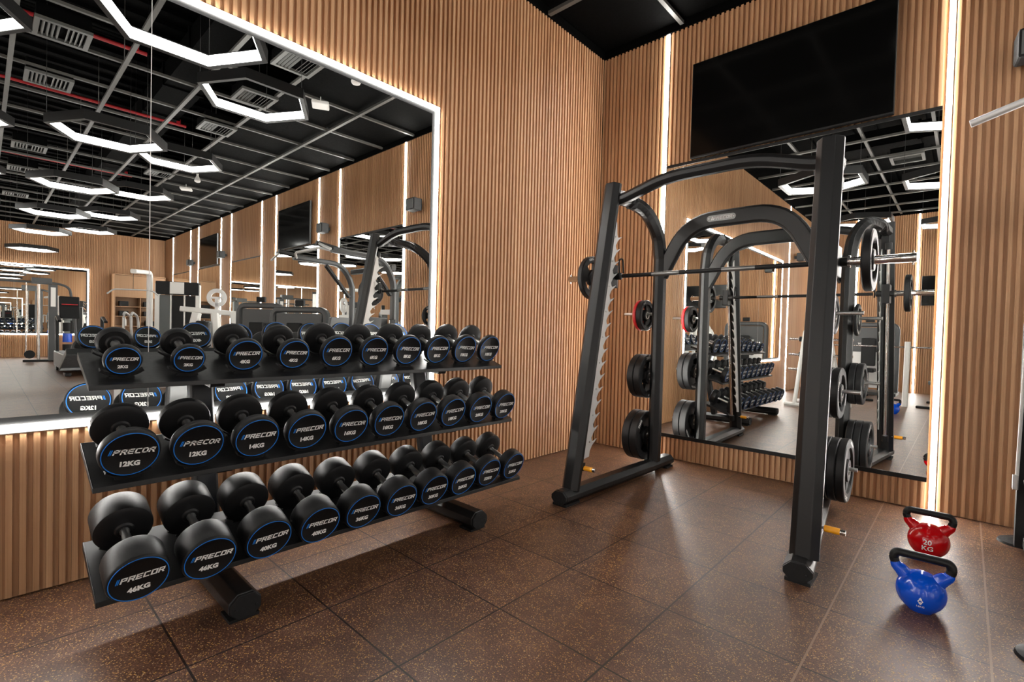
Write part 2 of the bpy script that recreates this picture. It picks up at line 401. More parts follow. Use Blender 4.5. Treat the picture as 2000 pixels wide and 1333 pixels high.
b = MB(); b.prism([(-.115, -.06, -.09), (.115, -.06, -.09), (.10, -.20, -.085), (-.10, -.20, -.085)], (0, 0, .175)); b.build('casing', 'matt', sp0, .015)
b = MB(); b.prism([(-.085, -.205, -.07), (.085, -.205, -.07), (.085, -.205, .07), (-.085, -.205, .07)], (0, .004, 0)); b.build('grille', 'grey', sp0)
for i, x in enumerate([5.93, 11.55, 14.35]):
    dup(sp0, (x, 0, 2.96), 0, 'black box speaker on the TV wall, %s counted from the big TV' % ORD[i+1])
dup(sp0, (1.0, YD, 2.95), PI, 'black box speaker on the wall facing the TVs')
dup(sp0, (0, -7.9, 2.95), PI/2, 'black box speaker past the far end of the lit mirror')

# ------------------------------------------------------------------ hexagonal pendant lamps
def hex_lamp(loc, a, label, group='hexagonal pendant lamps'):
    t = thing('pendant_lamp', label, 'ceiling lamp', loc, 0, group)
    Hh = .10; wd = .045
    def ring(r0, r1, z0, z1):
        mb = MB(); pts = []
        for k in range(6):
            an = PI/6+k*PI/3
            for r, z in ((r0, z0), (r1, z0), (r1, z1), (r0, z1)): pts.append(V(r*math.cos(an), r*math.sin(an), z))
        fs = []
        for k in range(6):
            n = ((k+1) % 6)*4; c = k*4
            for j in range(4): fs.append((c+j, n+j, n+(j+1) % 4, c+(j+1) % 4))
        return mb.add(pts, fs)
    ring(a, a+wd, 0, Hh).build('frame', 'black', t)
    ring(a-.008, a, .006, Hh-.012).build('diffuser', 'hexled', t)
    for k in (0, 2, 4):
        an = PI/6+k*PI/3; p = V((a+.02)*math.cos(an), (a+.02)*math.sin(an), Hh)
        MB().tube([p, p+V(0, 0, HD-.05-Hh-loc[2])], .0022, 6).build('cable', 'black', t)
    return t
lamp0 = None
rows = [(-3.40, 3.26, [1.35, 4.46, 7.53, 10.6, 13.7, 16.6], 'middle'), (-2.42, 3.51, [2.76, 5.70, 8.5, 11.4, 14.3], 'TV-side'), (-4.69, 3.41, [2.6, 5.45, 8.3, 11.2, 14.1], 'third'),
        (-6.6, 3.3, [1.35, 4.46, 7.53, 10.6, 13.7], 'fourth'), (-8.2, 3.42, [2.62, 5.49, 8.23, 11.0, 13.9], 'last')]
for (y, z, xs, rn) in rows:
    src = None
    for i, x in enumerate(xs):
        lb = 'hexagonal black pendant lamp lit inside, %s from the mirror wall in the %s row' % (ORD[i], rn)
        if src is None: src = hex_lamp((x, y, z), .51, lb)
        else: dup(src, (x, y, 3.1 if x > 16 else z), 0, lb)

# ------------------------------------------------------------------ vents, detectors
vt = thing('ceiling_vent', 'grey square ceiling vent', 'vent', (3.82, -3.86, 3.985), 0, 'square ceiling vents')
f = MB()
for sx in (-1, 1): f.box(min(sx*.21, sx*.17), max(sx*.21, sx*.17), -.21, .21, -.01, .02)
for sy in (-1, 1): f.box(-.17, .17, min(sy*.21, sy*.17), max(sy*.21, sy*.17), -.01, .02)
f.build('frame', 'vent', vt)
lo = MB()
for i in range(-4, 5):
    if i == 0: continue
    tz = Matrix.Translation((0, i*.036, .0)) @ Matrix.Rotation(.7 if i > 0 else -.7, 4, 'X')
    lo.box(-.17, .17, -.012, .012, -.001, .001, M_=tz)
lo.build('louver', 'vent', vt); MB().box(-.2, .2, -.2, .2, .021, .14).build('housing', 'ceil', vt)
vt['label'] = 'grey square ceiling vent, first of the middle row from the mirror wall'
for r, (y, xs, rn) in enumerate([(-3.86, [5.25, 8.6, 10.4, 13.2], 'middle row'), (-2.08, [2.56, 3.80, 5.25, 8.6], 'TV-side row'), (-5.35, [2.1, 5.3, 8.6], 'row behind')]):
    for i, x in enumerate(xs):
        dup(vt, (x, y, 3.985), 0, 'grey square ceiling vent, %s of the %s from the mirror wall' % (ORD[i+(1 if r == 0 else 0)], rn))
d = thing('smoke_detector', 'round white smoke detector nearest the mirror wall', 'smoke detector', (2.32, -1.53, 3.93), 0, 'white ceiling detectors')
MB().lathe([(.10, 0), (.10, .02), (.02, .05), (.0, .055), (-.02, .045), (-.03, .02), (-.032, 0)], axis='Z', seg=20).build('body', 'plastic', d)
MB().tube([(0, 0, .1), (0, 0, .14)], .02, 8).build('mount', 'plastic', d)
dup(d, (8.28, -1.53, 3.93), 0, 'round white smoke detector farther from the mirror wall')
d = thing('access_point', 'white square ceiling access point nearest the mirror wall', 'access point', (3.13, -1.55, 3.90), .5, 'white ceiling access points')
b = MB(); b.box(-.10, .10, -.10, .10, -.02, .02); b.build('body', 'plastic', d, .012)
MB().tube([(0, 0, .02), (0, 0, .10)], .006, 6).build('cable', 'plastic', d)
dup(d, (9.02, -1.54, 3.90), .4, 'white square ceiling access point farther from the mirror wall')

# ------------------------------------------------------------------ dumbbell rack
TILT = math.radians(19)
YA, YB = -4.14, -1.965
TIERS = [dict(n='top', x=.355, z=.975, lip=.51, back=.20), dict(n='middle', x=.4845, z=.616, lip=.62, back=.31), dict(n='bottom', x=.5705, z=.240, lip=.705, back=.385)]
rack = thing('dumbbell_rack', 'three-tier black steel dumbbell rack in front of the lit mirror', 'rack', (.45, (YA+YB)/2, 0))
ro = Vector((.45, (YA+YB)/2, 0))
for T in TIERS:
    sl = -math.tan(TILT)
    zf = T['z']+(T['lip']-T['x'])*sl; zb = T['z']+(T['back']-T['x'])*sl
    T['zf'] = zf; T['zb'] = zb; T['sl'] = sl
    b = MB()
    pr = [(T['back'], zb), (T['lip'], zf), (T['lip']+.002, zf-.019), (T['lip']-.004, zf-.019), (T['lip']-.005, zf-.005), (T['back']+.004, zb-.005), (T['back']+.002, zb-.03), (T['back']-.003, zb-.03)]
    b.prism([V(x, YA, z)-ro for x, z in pr], (0, YB-YA, 0))
    for yy in (YA, YB-.004):                                    # folded end plates
        b.prism([V(T['back'], yy, zb+.001)-ro, V(T['lip'], yy, zf+.001)-ro, V(T['lip'], yy, zf-.019)-ro, V(T['back'], yy, zb-.03)-ro], (0, .004, 0))
    b.build('shelf_tray', 'black', rack, .0015)
for yf in (-3.70, -2.44):
    b = MB(); b.sweep([V(.10, yf, .06)-ro, V(.815, yf, .06)-ro], octagon(.118, .10, .03)); b.build('foot', 'black', rack, .004)
    b = MB(); b.sweep([V(.812, yf, .06)-ro, V(.828, yf, .06)-ro], octagon(.110, .092, .028))
    for s in (-1, 1): b.tube([V(.828, yf+s*.038, .055)-ro, V(.831, yf+s*.038, .055)-ro], .006, 8)
    b.build('end_cap', 'matt', rack, .003)
    for xx in (.16, .76): MB().box(xx-.05-ro.x, xx+.05-ro.x, yf-.055-ro.y, yf+.055-ro.y, 0, .012).build('foot_pad', 'matt', rack)
    b = MB(); b.sweep([V(.36, yf, .10)-ro, V(.165, yf, 1.02)-ro], octagon(.10, .06, .012), (1, 0, 0)); b.build('upright', 'black', rack, .003)
    for T in TIERS:
        xm = T['back']+.02; b = MB()
        b.prism([V(T['back']-.03, yf-.03, T['zb']-.03)-ro, V(T['lip']-.05, yf-.03, T['zf']-.012)-ro, V(T['lip']-.06, yf-.03, T['zf']-.04)-ro, V(T['back']-.015, yf-.03, T['zb']-.13)-ro], (0, .06, 0))
        b.build('bracket', 'black', rack, .002)
# dumbbells: weights along the rack from the near end
W = [[2, 2, 4, 4, 6, 6, 8, 8, 10, 10], [12, 12, 14, 14, 16, 16, 18, 18, 20, 20], [46, 46, 40, 40, 36, 36, 30, 26, 22, 22]]
RIN = {2: .055, 4: .069, 6: .078, 8: .082, 10: .086}
TH = {2: .035, 4: .035, 6: .035, 8: .038, 10: .04, 12: .046, 14: .052, 16: .057, 18: .062, 20: .067, 22: .073, 26: .083, 30: .092, 36: .103, 40: .113, 46: .125}
GRIP = .155
def make_dumbbell(wt):
    r = RIN.get(wt, .087); R = r+.0075; th = TH[wt]; t = thing('dumbbell', 'x', 'dumbbell')
    h = MB(); h.lathe([(-GRIP/2-.01, 0), (-GRIP/2-.01, .016), (-GRIP/2+.012, .0165), (-GRIP/2+.02, .0135), (-.03, .0155), (.03, .0155), (GRIP/2-.02, .0135), (GRIP/2-.012, .0165), (GRIP/2+.01, .016), (GRIP/2+.01, 0)], seg=20)
    h.build('handle', 'steel', t)
    for s in (1, -1):
        x0 = s*GRIP/2; x1 = s*(GRIP/2+th); e = .008*s
        hd = MB(); hd.lathe([(x0-s*.006, 0), (x0-s*.006, .026), (x0, .032), (x0, R*.82), (x0+e, R-.002), (x0+e*1.8, R), (x1-e*1.2, R), (x1-e*.35, R-.0035), (x1, R-.008), (x1, r-.003), (x1-s*.0015, r-.005), (x1-s*.0015, 0)], seg=44)
        head = hd.build('head', 'rubber', t)
        rg = MB(); rg.lathe([(x1, r-.0032), (x1+s*.0008, r-.003), (x1+s*.0008, r-.0004), (x1, r-.0002)], seg=48); rg.build('rim_line', 'blue', head)
        lt = MB(); f = lambda u, v: V(x1-s*.0009, s*u, v+r*.13)
        wordmark(lt, r*.245, f)
        put_text(lt, '%dKG' % wt, r*.31, lambda u, v: V(x1-s*.0009, s*u, v-r*.46), 0, .055)
        lt.build('lettering', ['letter', 'blue'], head)
    return t
RS = .098
def make_saddles(T, y, th):
    R = RS
    # cupped cradle strips on the tray beneath each end of a dumbbell
    for s in (1, -1):
        b = MB(); n = 11; half = .72; wS = .030 if s > 0 else .030
        off = s*(GRIP/2+min(th, .07)*.5); pts = []
        for k in range(n):
            a = -half+2*half*k/(n-1)
            for rr in (R+.0015, R+.008):
                for xx in (off-wS/2, off+wS/2): pts.append((xx, rr*math.sin(a), -rr*math.cos(a)))
        fs = []
        for k in range(n-1):
            q = k*4; p = q+4; fs += [(q, p, p+1, q+1), (q+2, q+3, p+3, p+2), (q, q+2, p+2, p), (q+1, p+1, p+3, q+3)]
        fs += [(0, 1, 3, 2), ((n-1)*4, (n-1)*4+2, (n-1)*4+3, (n-1)*4+1)]
        b.add(pts, fs); b.box(off-wS/2, off+wS/2, -R*.4, R*.4, -R-.012, -R-.004)
        o = b.build('saddle', 'matt', rack); return_axis = None
        n_ = R+.012; cx = T['x']+math.sin(TILT)*n_; cz = T['z']+math.cos(TILT)*n_
        o.matrix_basis = Matrix.Translation(V(cx, y, cz)-ro) @ Matrix.Rotation(TILT, 4, 'Y')
src = {}
for ti, T in enumerate(TIERS):
    for i, wt in enumerate(W[ti]):
        R = RIN.get(wt, .087)+.0075; n_ = R+.012
        y = -4.035+.218*i
        cx = T['x']+math.sin(TILT)*n_; cz = T['z']+math.cos(TILT)*n_
        lb = 'round black dumbbell marked %dKG, %s from the near end of the %s shelf' % (wt, ORD[i], T['n'])
        jit = random.uniform(-.05, .05)
        if wt not in src: o = src[wt] = make_dumbbell(wt)
        else: o = dup(src[wt])
        o['label'] = lb; o['group'] = 'dumbbells on the %s shelf' % T['n']
        o.location = (cx, y, cz); o.rotation_mode = 'XYZ'
        o.rotation_euler = (Matrix.Rotation(TILT, 3, 'Y') @ Matrix.Rotation(jit, 3, 'X')).to_euler()
        make_saddles(T, y, TH[wt])

# ------------------------------------------------------------------ smith machine
sm = thing('smith_machine', 'black smith machine with silver hook rails and a guided bar', 'smith machine', (1.56, -1.0, 0))
so = Vector((1.56, -1.0, 0))
def S(x, y, z): return V(x, y, z)-so
XL, XR, XLr, XRr = .90, 2.31, .935, 2.125
def up_y(z): return -1.655+(z-.08)*(.395/2.2)
def up_x(xf, s, z): return xf+s*.026*(z-.085)/2.17
YR = -.50
for (xf, xr, s) in ((XL, XLr, 1), (XR, XRr, -1)):
    b = MB(); b.sweep([S(xf, -1.775, .056), S(xr, -.24, .056)], octagon(.128, .092, .032)); rail = b.build('base_rail', 'black', sm, .004)
    dv = (V(xr, -.24, 0)-V(xf, -1.775, 0)).normalized()
    b = MB(); q = S(xf, -1.775, .056); b.sweep([q-dv*.014, q+dv*.002], octagon(.122, .086, .030))
    for k in (-1, 1): b.tube([q-dv*.014+V(k*.036, 0, -.004), q-dv*.0165+V(k*.036, 0, -.004)], .006, 8)
    b.build('end_cap', 'matt', rail, .003)
    MB().box(S(xf-.055, 0, 0).x, S(xf+.055, 0, 0).x, S(0, -1.78, 0).y, S(0, -1.62, 0).y, 0, .016).build('foot_pad', 'matt', rail)
    MB().box(S(xr-.055, 0, 0).x, S(xr+.055, 0, 0).x, S(0, -.36, 0).y, S(0, -.25, 0).y, 0, .016).build('foot_pad', 'matt', rail)
    # leaning front upright
    b = MB(); b.sweep([S(xf, up_y(.085), .085), S(up_x(xf, s, 2.25), up_y(2.25), 2.25)], octagon(.130, .092, .034), (0, -1, 0)); b.build('upright', 'black', sm, .003)
    # rear post curving forward to meet the upright
    pth = [S(xr, YR, .085), S(xr, YR, 1.0), S(xr, YR, 1.72)]+catmull([S(xr, YR, 1.80), S(xr+(xf-xr)*.1, YR-.06, 2.00), S(xr+(xf-xr)*.35, YR-.25, 2.15), S(xr+(xf-xr)*.7, YR-.5, 2.19), S(xf+s*.024, up_y(2.17), 2.17)], 5)
    b = MB(); b.sweep(pth, octagon(.095, .118, .032), (0, -1, .001)); b.build('rear_post', 'black', sm, .003)
    # toothed catch plate behind the upright
    d = V(0, .395/2.2, 1).normalized(); nrm = V(0, d.z, -d.y); xi = xf+s*.046
    base = V(xi, up_y(0), 0)
    def at(sv, tv): return S(*(base+d*sv+nrm*tv))
    prof = [at(.30, .03), at(.32, .095)]
    sv = .36
    while sv < 1.86:
        prof += [at(sv, .096), at(sv+.040, .116), at(sv+.090, .168), at(sv+.064, .118), at(sv+.074, .104), at(sv+.090, .096)]; sv += .0935
    prof += [at(2.02, .075), at(2.06, .03)]
    b = MB(); b.prism(prof, (s*.006, 0, 0)); hk = b.build('catch_plate', 'silver', sm)
    b = MB(); k = .42
    while k < 1.95:
        c = at(k, .078); b.tube([c+V(s*.006, 0, 0), c+V(s*.010, 0, 0)], .006, 8); k += .187
    b.build('bolt', 'steel', hk)
    # guide rod with end blocks
    xo = xf-s*.005; g0 = V(xo, up_y(.22)+.10, .22); g1 = V(xo, up_y(2.02)+.10, 2.02)
    MB().tube([S(*g0), S(*g1)], .0125, 14).build('guide_rod', 'chrome', sm)
    for g in (g0, g1):
        b = MB(); b.sweep([S(*(g-d*.03)), S(*(g+d*.03))], octagon(.05, .05, .012), (0, -1, 0))
        b.box(S(xo, 0, 0).x-.015, S(xo, 0, 0).x+.015, S(0, g.y-.07, 0).y, S(0, g.y, 0).y, g.z-.02, g.z+.02); b.build('rod_mount', 'black', sm, .002)
    # yellow handled stop pin near the base
    zz = .235; yy = up_y(zz)+.03
    b = MB(); b.tube([S(xf+(.05 if s < 0 else .05), yy, zz), S(xf+.085, yy, zz)], .007, 10, 1); b.tube([S(xf+.07, yy, zz), S(xf+.135, yy, zz)], .016, 14, 0); b.tube([S(xf+.135, yy, zz), S(xf+.158, yy, zz)], .0135, 14, 1)
    b.build('stop_pin', ['yellow', 'chrome'], sm)
    # plate storage pegs on the rear post
    for z in (1.338, .815, .305):
        xe = {1.338: .615, .815: .672, .305: .645}[z] if s > 0 else 2.365
        b = MB(); xs = xr-s*.03
        b.lathe([(0, 0), (0, .032), (.012 if s < 0 else -.012, .032), (.012 if s < 0 else -.012, .013), (abs(xe-xs)*-s, .013), (abs(xe-xs)*-s, 0)], S(xs, YR, z), 'X', 18); b.build('storage_peg', 'steel', sm)
# arch with maker's badge
cxm = (XLr+XRr)/2
b = MB()
ap = fillet([S(cxm-.585, YR, 1.66), S(cxm-.36, YR, 2.08), S(cxm+.36, YR, 2.08), S(cxm+.585, YR, 1.66)], .22, 8)
b.sweep(ap, octagon(.055, .128, .016), (0, 0, 1))
arch = b.build('arch_beam', 'black', sm, .003)
b = MB()
pl = []
for k in range(24):
    a = 2*PI*k/24; pl.append(S(cxm-.09+(.085 if math.cos(a) > 0 else -.085)+.024*math.cos(a), YR-.028, 2.08+.024*math.sin(a)))
b.prism(pl, (0, -.004, 0)); bd = b.build('badge', 'badge', arch)
b = MB(); wordmark(b, .024, lambda u, v: S(cxm-.09+u, YR-.0326, 2.08+v), 0, 0)
for s in (-1, 1): b.tube([S(cxm-.09+s*.093, YR-.032, 2.08), S(cxm-.09+s*.093, YR-.034, 2.08)], .005, 8)
b.build('lettering', 'letter', arch)
# pull-up bar between the uprights
yt = up_y(2.15)+.04
b = MB(); b.sweep(fillet([S(XL+.06, yt, 2.135), S(XL+.14, yt, 2.15), S(XL+.42, yt, 2.235), S(XR-.42, yt, 2.235), S(XR-.14, yt, 2.15), S(XR-.06, yt, 2.135)], .18, 7), octagon(.084, .076, .024), (0, 0, 1))
b.build('pull_up_bar', 'black', sm, .004)
# the sliding bar with sleeves, carriages and hooks
zb_ = 1.588; yb = -1.195
br = MB(); br.lathe([(.985, 0), (.985, .0145), (2.215, .0145), (2.215, 0)], S(0, yb, zb_)*1.0+V(0, 0, 0), 'X', 18)
bar = br.build('sliding_bar', 'matt', sm)
b = MB()
for xa, xb in ((1.22, 1.42), (1.70, 1.90)): b.lathe([(xa, .0145), (xa, .0152), (xb, .0152), (xb, .0145)], S(0, yb, zb_), 'X', 18)
b.build('knurled_grip', 'badge', bar)
for s, xf, xe in ((1, XL, .505), (-1, XR, 2.665)):
    b = MB(); xs = xf-s*.075
    b.lathe([(xs+s*.012, 0), (xs+s*.012, .033), (xs, .033), (xs, .024), (xe+s*.004, .024), (xe, .021), (xe, 0)], S(0, yb, zb_), 'X', 22)
    b.tube([S(xe+s*.015, yb, zb_+.02), S(xe+s*.015, yb, zb_+.036)], .005, 8); b.tube([S(xe+s*.015, yb, zb_-.02), S(xe+s*.015, yb, zb_-.036)], .005, 8)
    b.build('sleeve', 'chrome', bar)
    b = MB(); gy = up_y(zb_)+.10
    b.box(S(xf-.03, 0, 0).x, S(xf+.03, 0, 0).x, S(0, gy-.028, 0).y, S(0, yb+.03, 0).y, zb_-.085, zb_+.085)
    b.lathe([(xf-.075, 0), (xf-.075, .026), (xf+.075, .026), (xf+.075, 0)], S(0, yb, zb_), 'X', 18)
    b.build('carriage', 'black', bar, .006)
    b = MB(); xh = xf+s*.088
    b.tube(fillet([S(xh, yb-.035, zb_-.03), S(xh, yb-.05, zb_), S(xh, yb-.06, zb_+.115), S(xh, yb-.01, zb_+.125), S(xh, yb+.005, zb_+.02)], .02, 4), .006, 8)
    b.build('safety_hook', 'matt', bar)

# ------------------------------------------------------------------ weight plates
PLN = {}
def make_plate(R, th, color, mark):
    t = thing('weight_plate', 'x', 'weight plate'); b = MB(); h = th/2; r1, r2, r3 = .026, R*.34, R*.72
    b.lathe([(-h, r1), (-h, r2), (-h*.4, r2+.006), (h*.4, r2+.006), (h, r2), (h, r1), (-h, r1)], seg=36)
    b.lathe([(-h*.4, r3-.006), (-h, r3), (-h, R-.006), (-h+.006, R), (h-.006, R), (h, R-.006), (h, r3), (h*.4, r3-.006), (-h*.4, r3-.006)], seg=48)
    for k in range(3):
        a0 = 2*PI*k/3+PI/6; n = 8; pts = []
        for j in range(n+1):
            a = a0-.62+1.24*j/n
            for x in (-h*.4, h*.4):
                for rr in (r2, r3): pts.append((x, rr*math.cos(a), rr*math.sin(a)))
        fs = []
        for j in range(n):
            q = j*4; p = q+4; fs += [(q, p, p+1, q+1), (q+2, q+3, p+3, p+2)]
        fs += [(0, 1, 3, 2), (n*4, n*4+2, n*4+3, n*4+1)]
        b.add(pts, fs, 0, False)
    body = b.build('disc', color, t)
    l = MB()
    for s in (1, -1):
        wordmark(l, R*.085, lambda u, v: V(s*(h+.0006), s*u, v-R*.85), 0, 0)
        put_text(l, mark, R*.16, lambda u, v: V(s*(h+.0006), s*u, v+R*.86), 0, .02)
    l.build('lettering', 'letter', t)
    b = MB(); b.lathe([(-h-.001, .0235), (-h-.001, .031), (h+.001, .031), (h+.001, .0235), (-h-.001, .0235)], seg=24); b.build('hub', 'steel', t)
    return t
def plate(R, th, x, y, z, label, color='rubber', mark='10KG', spin=0, group=None):
    key = (R, th, color, mark)
    if key not in PLN: o = PLN[key] = make_plate(*key)
    else: o = dup(PLN[key])
    o['label'] = label; o.location = (x, y, z); o.rotation_euler = (spin, 0, 0)
    if group: o['group'] = group
    return o
plate(.165, .042, .715, yb, zb_, 'black grip plate on the left sleeve of the smith bar', mark='10KG', spin=.3)
plate(.165, .042, 2.47, yb, zb_, 'black grip plate on the right sleeve of the smith bar', mark='10KG', spin=1.9)
g = 'plates stored on the left smith post'
plate(.132, .045, .812, YR, 1.338-.012, 'small black plate on the left top peg', mark='5KG', spin=.5, group=g)
plate(.132, .026, .772, YR, 1.338-.012, 'small red-edged plate behind the black one on the left top peg', 'red', '5KG', 1.2, g)
plate(.188, .058, .842, YR, .815-.012, 'black plate on the left middle peg, nearest the post', mark='20KG', spin=.2, group=g)
plate(.188, .058, .782, YR, .815-.012, 'black plate on the left middle peg, behind its twin', mark='20KG', spin=1.4, group=g)
plate(.21, .068, .838, YR, .305-.012, 'large black plate on the left bottom peg, nearest the post', mark='25KG', spin=.9, group=g)
plate(.21, .068, .768, YR, .305-.012, 'large black plate on the left bottom peg, behind its twin', mark='25KG', spin=2.2, group=g)
g = 'plates stored on the right smith post'
plate(.132, .026, 2.20, YR, 1.338-.012, 'small black plate on the right top peg', mark='5KG', spin=.5, group=g)
for i, x in enumerate((2.195, 2.242)): plate(.170, .045, x, YR, .815-.012, 'black plate on the right middle peg, %s' % ['nearest the post', 'outermost'][i], mark='15KG', spin=.2+i, group=g)
for i, x in enumerate((2.196, 2.246, 2.296)): plate(.21, .048, x, YR, .305-.012, 'large black plate on the right bottom peg, %s' % ['nearest the post', 'middle of three', 'outermost'][i], mark='25KG', spin=.7+i, group=g)

# ------------------------------------------------------------------ kettlebells
def make_kettlebell(col, label, loc, rz, mark, R=.0895):
    t = thing('kettlebell', label, 'kettlebell', loc, rz, 'kettlebells on the floor'); zc = R*.90
    prof = [(0, 0), (0, R*.52)]
    for k in range(1, 19):
        a = -PI/2+.62+(PI-.62)*k/18
        prof.append((zc+R*math.sin(a), R*math.cos(a)*1.0 if k < 18 else 0))
    b = MB(); b.lathe(prof, axis='Z', seg=40)
    for s in (-1, 1):                                         # shoulders that rise into the handle
        pth = catmull([(s*.045, 0, zc+.045), (s*.068, 0, zc+.072), (s*.086, 0, zc+.088), (s*.0925, 0, zc+.104)], 4)
        P = [Vector(p) for p in pth]; n = len(P)
        vv = []; 
        for i, p in enumerate(P):
            r = .032-.0145*(i/(n-1)); tt = (P[min(i+1, n-1)]-P[max(i-1, 0)]).normalized(); sd = V(0, 1, 0); uu = sd.cross(tt)
            vv += [p+sd*r*math.cos(2*PI*j/16)+uu*r*math.sin(2*PI*j/16) for j in range(16)]
        b.add(vv, [(i*16+j, i*16+(j+1) % 16, (i+1)*16+(j+1) % 16, (i+1)*16+j) for i in range(n-1) for j in range(16)], 0, True)
    b.build('body', col, t)
    b = MB(); b.tube(fillet([(-.0905, 0, zc+.098), (-.099, 0, zc+.125), (-.088, 0, zc+.148), (.088, 0, zc+.148), (.099, 0, zc+.125), (.0905, 0, zc+.098)], .034, 6), .0178, 16)
    b.build('handle', 'rubber', t)
    l = MB()
    def on(u, v, R=R):                                        # onto the front of the ball
        y = -math.sqrt(max(1e-6, R*R-u*u-v*v))-.0006; return V(u, y, zc+v)
    if mark == 'red':
        put_text(l, '20', .036, lambda u, v: on(u, v+.012), 0, .015); put_text(l, 'KG', .036, lambda u, v: on(u, v-.020), 0, .015)
    else:
        for k in range(3):
            a = [(-.010, 0), (0, .014), (.010, 0), (0, -.012)]
            dz = (.010, 0, -.008)[k]; sc = (.55, 1, .6)[k]
            o_ = [on(x*sc, z*sc+dz-.012) for x, z in a]; i_ = [on(x*sc*.6, z*sc*.6+dz-.012) for x, z in a]
            l.add(o_+i_, [(j, (j+1) % 4, 4+(j+1) % 4, 4+j) for j in range(4)])
        put_text(l, '16KG', .012, lambda u, v: on(u, v-.036), 0, .015)
    l.build('lettering', 'letter', t)
    return t
make_kettlebell('kb_blue', 'blue kettlebell with black handle, nearest on the floor', (2.752, -1.635, 0), math.radians(2), 'blue', .088)
make_kettlebell('kb_red', 'red kettlebell marked 20 KG behind the blue one', (2.745, -.905, 0), math.radians(0), 'red', .091)
make_kettlebell('kb_blue', 'blue kettlebell behind the camera, seen in the tall mirror', (2.04, -5.46, 0), math.radians(200), 'blue', .088)

# ------------------------------------------------------------------ multi-grip rack at the right edge of the view
mr = thing('pull_up_rack', 'tall grey and black multi-grip rack at the right edge beside the kettlebells', 'rack', (3.75, -1.0, 0)); mo = Vector((3.75, -1.0, 0))
def Q(x, y, z): return V(x, y, z)-mo
for x in (3.16, 4.30):
    s = 1 if x < 3.7 else -1
    MB().sweep([Q(x, -1.72, .075), Q(x, -.28, .075)], octagon(.07, .09, .018)).build('base_rail', 'black', mr, .003)
    for y in (-1.75, -.30):
        MB().lathe([(0, 0), (0, .10), (.012, .095), (.028, .06), (.03, 0)], Q(x-s*.03, y, 0), 'Z', 24).build('foot', 'matt', mr)
    MB().sweep(fillet([Q(x, -.42, .1), Q(x, -.42, 1.85), Q(x, -.62, 2.12), Q(x, -1.35, 2.14)], .18, 6), octagon(.07, .10, .02), (1, 0, 0)).build('upright', 'dark', mr, .003)
    b = MB(); b.sweep([Q(x, -.47, 1.62), Q(x, -.86, 2.08)], octagon(.05, .07, .01), (1, 0, 0)); b.build('brace', 'black', mr, .002)
    b = MB(); b.sweep([Q(x-s*.0, -1.05, 2.13), Q(x-s*.0, -1.56, 2.20)], octagon(.05, .06, .012), (0, 0, 1)); b.build('arm', 'black', mr, .002)
    b = MB(); b.tube([Q(x-s*.317, -1.53, 2.10), Q(x-s*.0, -1.53, 2.198)], .016, 14); b.build('grip_handle', 'silver', mr)
    MB().box(Q(x-s*.065, 0, 0).x-.001, Q(x-s*.02, 0, 0).x+.001, Q(0, -.50, 0).y, Q(0, -.42, 0).y, .03, 1.28).build('guard_post', 'matt', mr, .003) if s > 0 else None
    # dark shroud with bright edge tubes
    b = MB(); b.prism([Q(x+s*.0, -1.02, .32), Q(x+s*.0, -.55, .32), Q(x+s*.0, -.50, 1.30), Q(x+s*.0, -.80, 1.30)], (s*.08, 0, 0)); b.build('shroud', 'dark', mr, .01)
    MB().tube([Q(x-s*.07, -.515, .36), Q(x-s*.055, -.515, 1.27)], .008, 10).build('edge_tube', 'white', mr)
    MB().tube([Q(x-s*.012, -1.30, .10), Q(x-s*.03, -.56, .42)], .016, 12).build('link_tube', 'white', mr)
    b = MB(); b.box(Q(x-s*.075, 0, 0).x-.012, Q(x-s*.075, 0, 0).x+.012, Q(0, -.55, 0).y, Q(0, -.51, 0).y, .36, .44); b.build('clamp', 'steel', mr, .004)
MB().sweep([Q(3.16, -.42, 2.02), Q(4.30, -.42, 2.02)], octagon(.08, .08, .016), (0, 0, 1)).build('crossbar', 'black', mr, .003)
MB().sweep([Q(3.16, -.30, .10), Q(4.30, -.30, .10)], octagon(.06, .06, .016), (0, 0, 1)).build('crossbar', 'black', mr, .003)
MB().tube(fillet([Q(3.16, -1.30, 2.12), Q(3.35, -1.42, 2.18), Q(4.09, -1.42, 2.18), Q(4.30, -1.30, 2.12)], .1), .016, 12).build('chin_bar', 'silver', mr)
MB().sweep([Q(3.3, -.42, 1.35), Q(3.3, -.42, 1.42)], octagon(.32, .05, .01), (0, 1, 0)).build('catch_arm', 'silver', mr, .003)

# ------------------------------------------------------------------ machines deeper in the room (seen in the mirrors)
def stack_tower(mb_parent, T, w0, h0, d0, frame='white'):
    """weight-stack tower: frame posts, two dark shroud strips, header with placard"""
    for sx in (-1, 1): MB().sweep([T(sx*w0/2, 0, .05), T(sx*w0/2, 0, h0)], octagon(.07, .10, .015), (1, 0, 0)).build('post', frame, mb_parent, .003)
